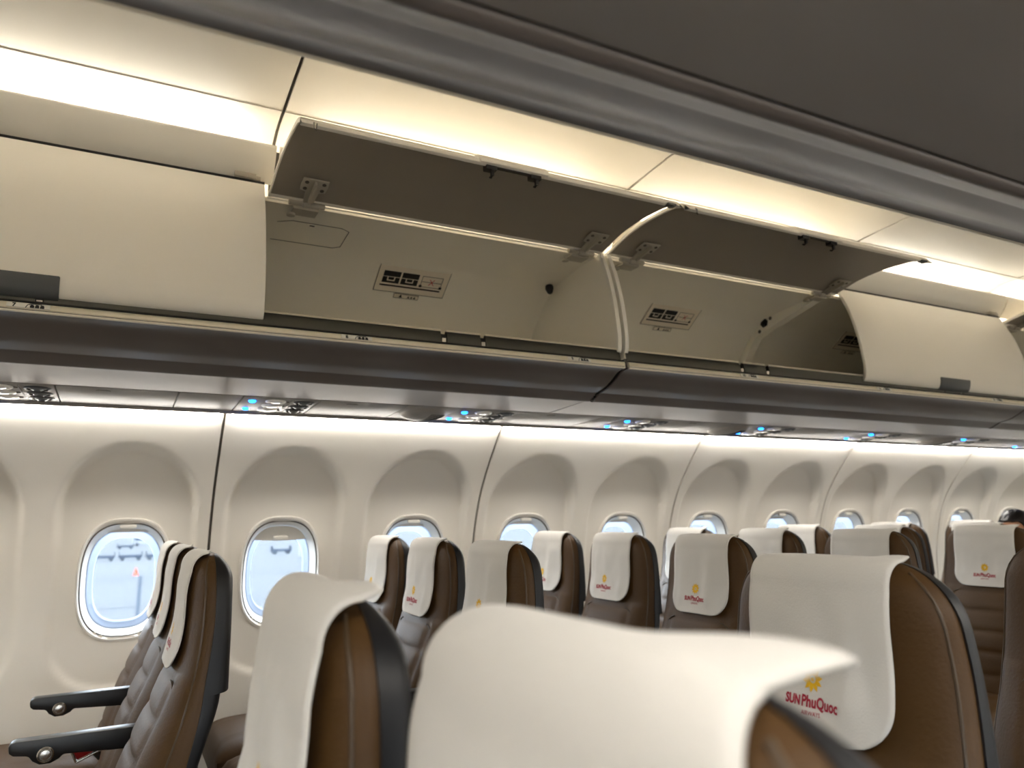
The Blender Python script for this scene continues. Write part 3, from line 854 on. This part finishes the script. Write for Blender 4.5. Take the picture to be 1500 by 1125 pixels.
# ------------------------------------------------------------------ passenger
def ell(b, c, r, n=14, m=10, rot=None):
    V = []; F = []
    for j in range(m+1):
        ph = -PI/2+PI*j/m
        for i in range(n):
            t = 2*PI*i/n; v = Vector((r[0]*math.cos(t)*math.cos(ph), r[1]*math.sin(t)*math.cos(ph), r[2]*math.sin(ph)))
            if rot is not None: v = rot @ v
            V.append(v+Vector(c))
    F = [(j*n+i, j*n+(i+1)%n, (j+1)*n+(i+1)%n, (j+1)*n+i) for j in range(m) for i in range(n)]
    b.add(V, F)
def limb(b, p, q, r0, r1, n=10):
    p = Vector(p); q = Vector(q)
    for i in range(n+1):
        t = i/n; rr = r0+(r1-r0)*t; ell(b, p.lerp(q, t), (rr,rr,rr), 12, 8)
M_skin = mat('skin', (196,146,112), .55, nscale=60, cvar=.05)
M_hair = mat('black_hair', (22,17,15), .42, nscale=40, nbump=.7, stretch=(1,1,.1))
M_shirt = mat('navy_shirt', (52,58,74), .85, nscale=300, nbump=.2)
HX, HY, HZ = PITCH*6-.215, 2.25, -.128
ps = empty('person', (HX+.02, HY, -.655), 'seated person, only the black-haired top of the head showing at the right edge', 'person')
b = MB()
ell(b, (HX,HY,HZ), (.094,.074,.108)); ell(b, (HX-.028,HY,HZ-.05), (.062,.056,.068)); ell(b, (HX-.092,HY,HZ-.025), (.02,.013,.024)); ell(b, (HX-.075,HY,HZ+.02), (.022,.05,.016))
ell(b, (HX-.08,HY,HZ-.065), (.016,.026,.010))
for s in (-1,1): ell(b, (HX+.012,HY+s*.076,HZ-.012), (.02,.009,.032))
limb(b, (HX+.012,HY,HZ-.08), (HX+.03,HY,HZ-.17), .052, .056)
limb(b, (HX+.04,HY,-.36), (HX-.02,HY,-.54), .11, .115); ell(b, (HX+.04,HY,-.34), (.09,.175,.085))
for s in (-1,1):
    limb(b, (HX+.035,HY+s*.155,-.34), (HX+.02,HY+s*.165,-.53), .048, .040); limb(b, (HX+.02,HY+s*.165,-.53), (HX-.14,HY+s*.09,-.50), .039, .03)
    ell(b, (HX-.19,HY+s*.075,-.485), (.05,.038,.016))
    for f in range(4): limb(b, (HX-.22,HY+s*(.05+.017*f),-.485), (HX-.27+.006*abs(f-1.5),HY+s*(.05+.016*f),-.497), .0095, .008, 5)
    limb(b, (HX-.18,HY+s*.045,-.483), (HX-.23,HY+s*.028,-.49), .011, .009, 5)
    limb(b, (HX-.02,HY+s*.085,-.565), (HX-.27,HY+s*.09,-.56), .07, .055); limb(b, (HX-.27,HY+s*.09,-.56), (HX-.25,HY+s*.09,-1.05), .052, .042); ell(b, (HX-.29,HY+s*.09,-1.09), (.12,.045,.036))
body = b.build('body', M_skin, ps, smooth=180)
md = body.modifiers.new('blend', 'REMESH'); md.mode = 'VOXEL'; md.voxel_size = .009
md = body.modifiers.new('relax', 'SMOOTH'); md.iterations = 6
b = MB()
for s in (-1,1): ell(b, (HX-.083,HY+s*.031,HZ+.0), (.012,.014,.009))
b.build('eyes', M_ink, ps)
V = []; F = []; n = 36; m = 18
for j in range(m+1):
    for i in range(n):
        t = 2*PI*i/n; low = -.75 if math.cos(t) > -.25 else (.55 if math.cos(t) < -.6 else .2)
        low = .58*sstep(.05,-.75,math.cos(t))-.72*(1-sstep(.05,-.75,math.cos(t)))
        ph = PI/2+(low-PI/2)*j/m
        g = 1+.018*math.sin(11*t+2*j*.3)+.012*math.sin(23*t)
        V.append((HX+.004+.104*g*math.cos(t)*math.cos(ph), HY+.085*g*math.sin(t)*math.cos(ph), HZ+.004+.118*g*math.sin(ph)))
F = [(j*n+i, j*n+(i+1)%n, (j+1)*n+(i+1)%n, (j+1)*n+i) for j in range(m) for i in range(n)]
mk('hair', V, F, M_hair, ps, smooth=180, solid=.01)
b = MB(); limb(b, (HX+.04,HY,-.36), (HX-.02,HY,-.54), .12, .124); ell(b, (HX+.04,HY,-.335), (.10,.186,.09))
for s in (-1,1): limb(b, (HX+.035,HY+s*.155,-.34), (HX+.025,HY+s*.16,-.46), .056, .052)
sh = b.build('shirt', M_shirt, ps, smooth=180)
md = sh.modifiers.new('blend', 'REMESH'); md.mode = 'VOXEL'; md.voxel_size = .01
md = sh.modifiers.new('relax', 'SMOOTH'); md.iterations = 6
b = MB()
ell(b, (HX-.02,HY,-.565), (.11,.16,.075))
for s in (-1,1): limb(b, (HX-.02,HY+s*.085,-.565), (HX-.27,HY+s*.09,-.56), .075, .06); limb(b, (HX-.27,HY+s*.09,-.56), (HX-.25,HY+s*.09,-1.02), .058, .052)
tr = b.build('trousers', M_black, ps, smooth=180)
md = tr.modifiers.new('blend', 'REMESH'); md.mode = 'VOXEL'; md.voxel_size = .012

# ------------------------------------------------------------------ the apron outside
GZ = -5.0
M_apron = mat('apron_concrete', (60,61,62), .9, spec=0., nscale=.12, cvar=.22, stretch=(.1,1,1))
mk('ground', [(-500,3.6,GZ),(900,3.6,GZ),(900,900,GZ),(-500,900,GZ)], [(0,1,2,3)], M_apron, kind='structure')
mk('ground', [(-500,-900,GZ),(900,-900,GZ),(900,-.95,GZ),(-500,-.95,GZ)], [(0,1,2,3)], M_apron, kind='structure')
M_line = mat('apron_joint', (36,40,46), .9, spec=0.)
M_cart = mat('cart_blue_grey', (22,28,38), .7, spec=0.)
M_cone = mat('cone_orange', (190,50,26), .6, spec=0.)
M_van = mat('van_white', (96,98,100), .5, spec=0.)
M_tyre = mat('tyre', (10,11,12), .8, spec=0.)
b = MB()
for y in (38,52,78): b.add([(-200,y,GZ+.01),(300,y,GZ+.01),(300,y+.3,GZ+.01),(-200,y+.3,GZ+.01)], [(0,1,2,3)])
b.add([(.95,36,GZ+.012),(1.1,36,GZ+.012),(2.6,82,GZ+.012),(2.3,82,GZ+.012)], [(0,1,2,3)])
b.build('trim_40', M_line, kind='structure')
def cart(x, y, label):
    r = empty('baggage_cart', (x, y, GZ), label, 'cart', 'baggage carts on the apron')
    b = MB(); b.box((x,y,GZ+.55), (2.9,1.5,.34)); b.box((x-1.4,y,GZ+.95), (.1,1.4,.5)); b.box((x+1.4,y,GZ+.95), (.1,1.4,.5)); b.build('deck', M_cart, r)
    b = MB(); b.tube([(x-1.45,y,GZ+.5),(x-1.72,y,GZ+.42)], .05, 6); b.build('drawbar', M_tyre, r)
    for sx in (-1,1):
        for sy in (-.6,.6):
            MB().cyl((x+sx,y+sy-.08,GZ+.28),(x+sx,y+sy+.08,GZ+.28),.28,12).build('wheel', M_tyre, r)
    return r
c0 = None
SPOTS = [(-4.6,118),(-1.25,118),(2.1,118),(5.45,118),(23.0,122),(29.0,122),(-9,165),(2.0,170),(13,160)]
CL = ['leftmost of the four in line','second from left of the four in line','third from left of the four in line','rightmost of the four in line','left of the pair','right of the pair','far back at left','far back in the middle','far back at right']
for (x, y), l in zip(SPOTS, CL):
    lab = f'dark flat baggage cart on the apron outside, {l}'
    if c0 is None: c0 = cart(x, y, lab); cx0, cy0 = x, y
    else: copy_tree(c0, (c0.location.x+x-cx0, c0.location.y+y-cy0, c0.location.z), lab)
def van(x, y, label, s=1.):
    r = empty('service_van', (x, y, GZ), label, 'van', 'service vans on the apron')
    b = MB(); b.prism([(-2.4*s,.35),(2.1*s,.35),(2.3*s,.9),(1.9*s,1.15),(1.2*s,2.0),(-2.4*s,2.1)], lambda a, c: Vector((x+a,y-.9,GZ+c)), (0,1.8,0)); b.build('body', M_van, r, bev=.08)
    b = MB(); b.prism([(.5,1.2),(1.7,1.2),(1.15,1.85),(.5,1.85)], lambda a, c: Vector((x+a*s,y-.92,GZ+c)), (0,.03,0)); b.prism([(-2.1,1.2),(.3,1.2),(.3,1.85),(-2.1,1.85)], lambda a, c: Vector((x+a*s,y-.92,GZ+c)), (0,.03,0)); b.build('window', M_cart, r)
    for sx in (-1.5,1.4):
        for sy in (-.85,.85): MB().cyl((x+sx*s,y+sy-.1,GZ+.38),(x+sx*s,y+sy+.1,GZ+.38),.38,14).build('wheel', M_tyre, r)
van(24.0, 102, 'white and blue service van seen through the second window')
van(6, 190, 'white service van in the distance at the top of the first window')
cn = empty('traffic_cone', (2.06, 84, GZ), 'small orange traffic cone on the apron seen through the first window', 'cone')
MB().lathe((2.06,84,GZ+.04),(0,0,1),[(.20,0),(.05,.62),(.03,.66)],16).build('cone_body', M_cone, cn)
MB().box((2.06,84,GZ+.03),(.5,.5,.06)).build('cone_base', M_cone, cn)

# ------------------------------------------------------------------ sky, camera
w = bpy.data.worlds.new('overcast'); scene.world = w; w.use_nodes = True; nt = w.node_tree
bg = nt.nodes['Background']; bg.inputs[0].default_value = (.87,.94,1.0,1); bg.inputs[1].default_value = 5.5
cam = bpy.data.cameras.new('camera'); co = bpy.data.objects.new('camera', cam); COL.objects.link(co); scene.camera = co
fpx = 1098.
ex = Vector((2884-750, 724-562.5, fpx)).normalized(); ey = Vector((170-750, 767-562.5, fpx)); ey = (ey-ex*ey.dot(ex)).normalized(); ez = ex.cross(ey)
if ez.y > 0: ez = -ez
# rows: world axes in image space (right, down, forward) -> camera axes in world space
right = Vector((ex.x, ey.x, ez.x)); down = Vector((ex.y, ey.y, ez.y)); fwd = Vector((ex.z, ey.z, ez.z))
Mx = Matrix((right, -down, -fwd)).transposed().to_4x4(); Mx.translation = Vector((0,0,ZC))
co.matrix_world = Mx
cam.sensor_width = 36; cam.lens = fpx/1500*36; cam.clip_start = .03; cam.clip_end = 2000
cam.dof.use_dof = True; cam.dof.focus_distance = 1.45; cam.dof.aperture_fstop = 4.6
scene.view_settings.view_transform = 'Standard'; scene.view_settings.look = 'None'
scene.view_settings.exposure = 1.65; scene.view_settings.gamma = 1; scene.view_settings.use_curve_mapping = False
scene.cycles.max_bounces = 10; scene.cycles.diffuse_bounces = 6; scene.cycles.transparent_max_bounces = 12
scene.cycles.sample_clamp_indirect = 6
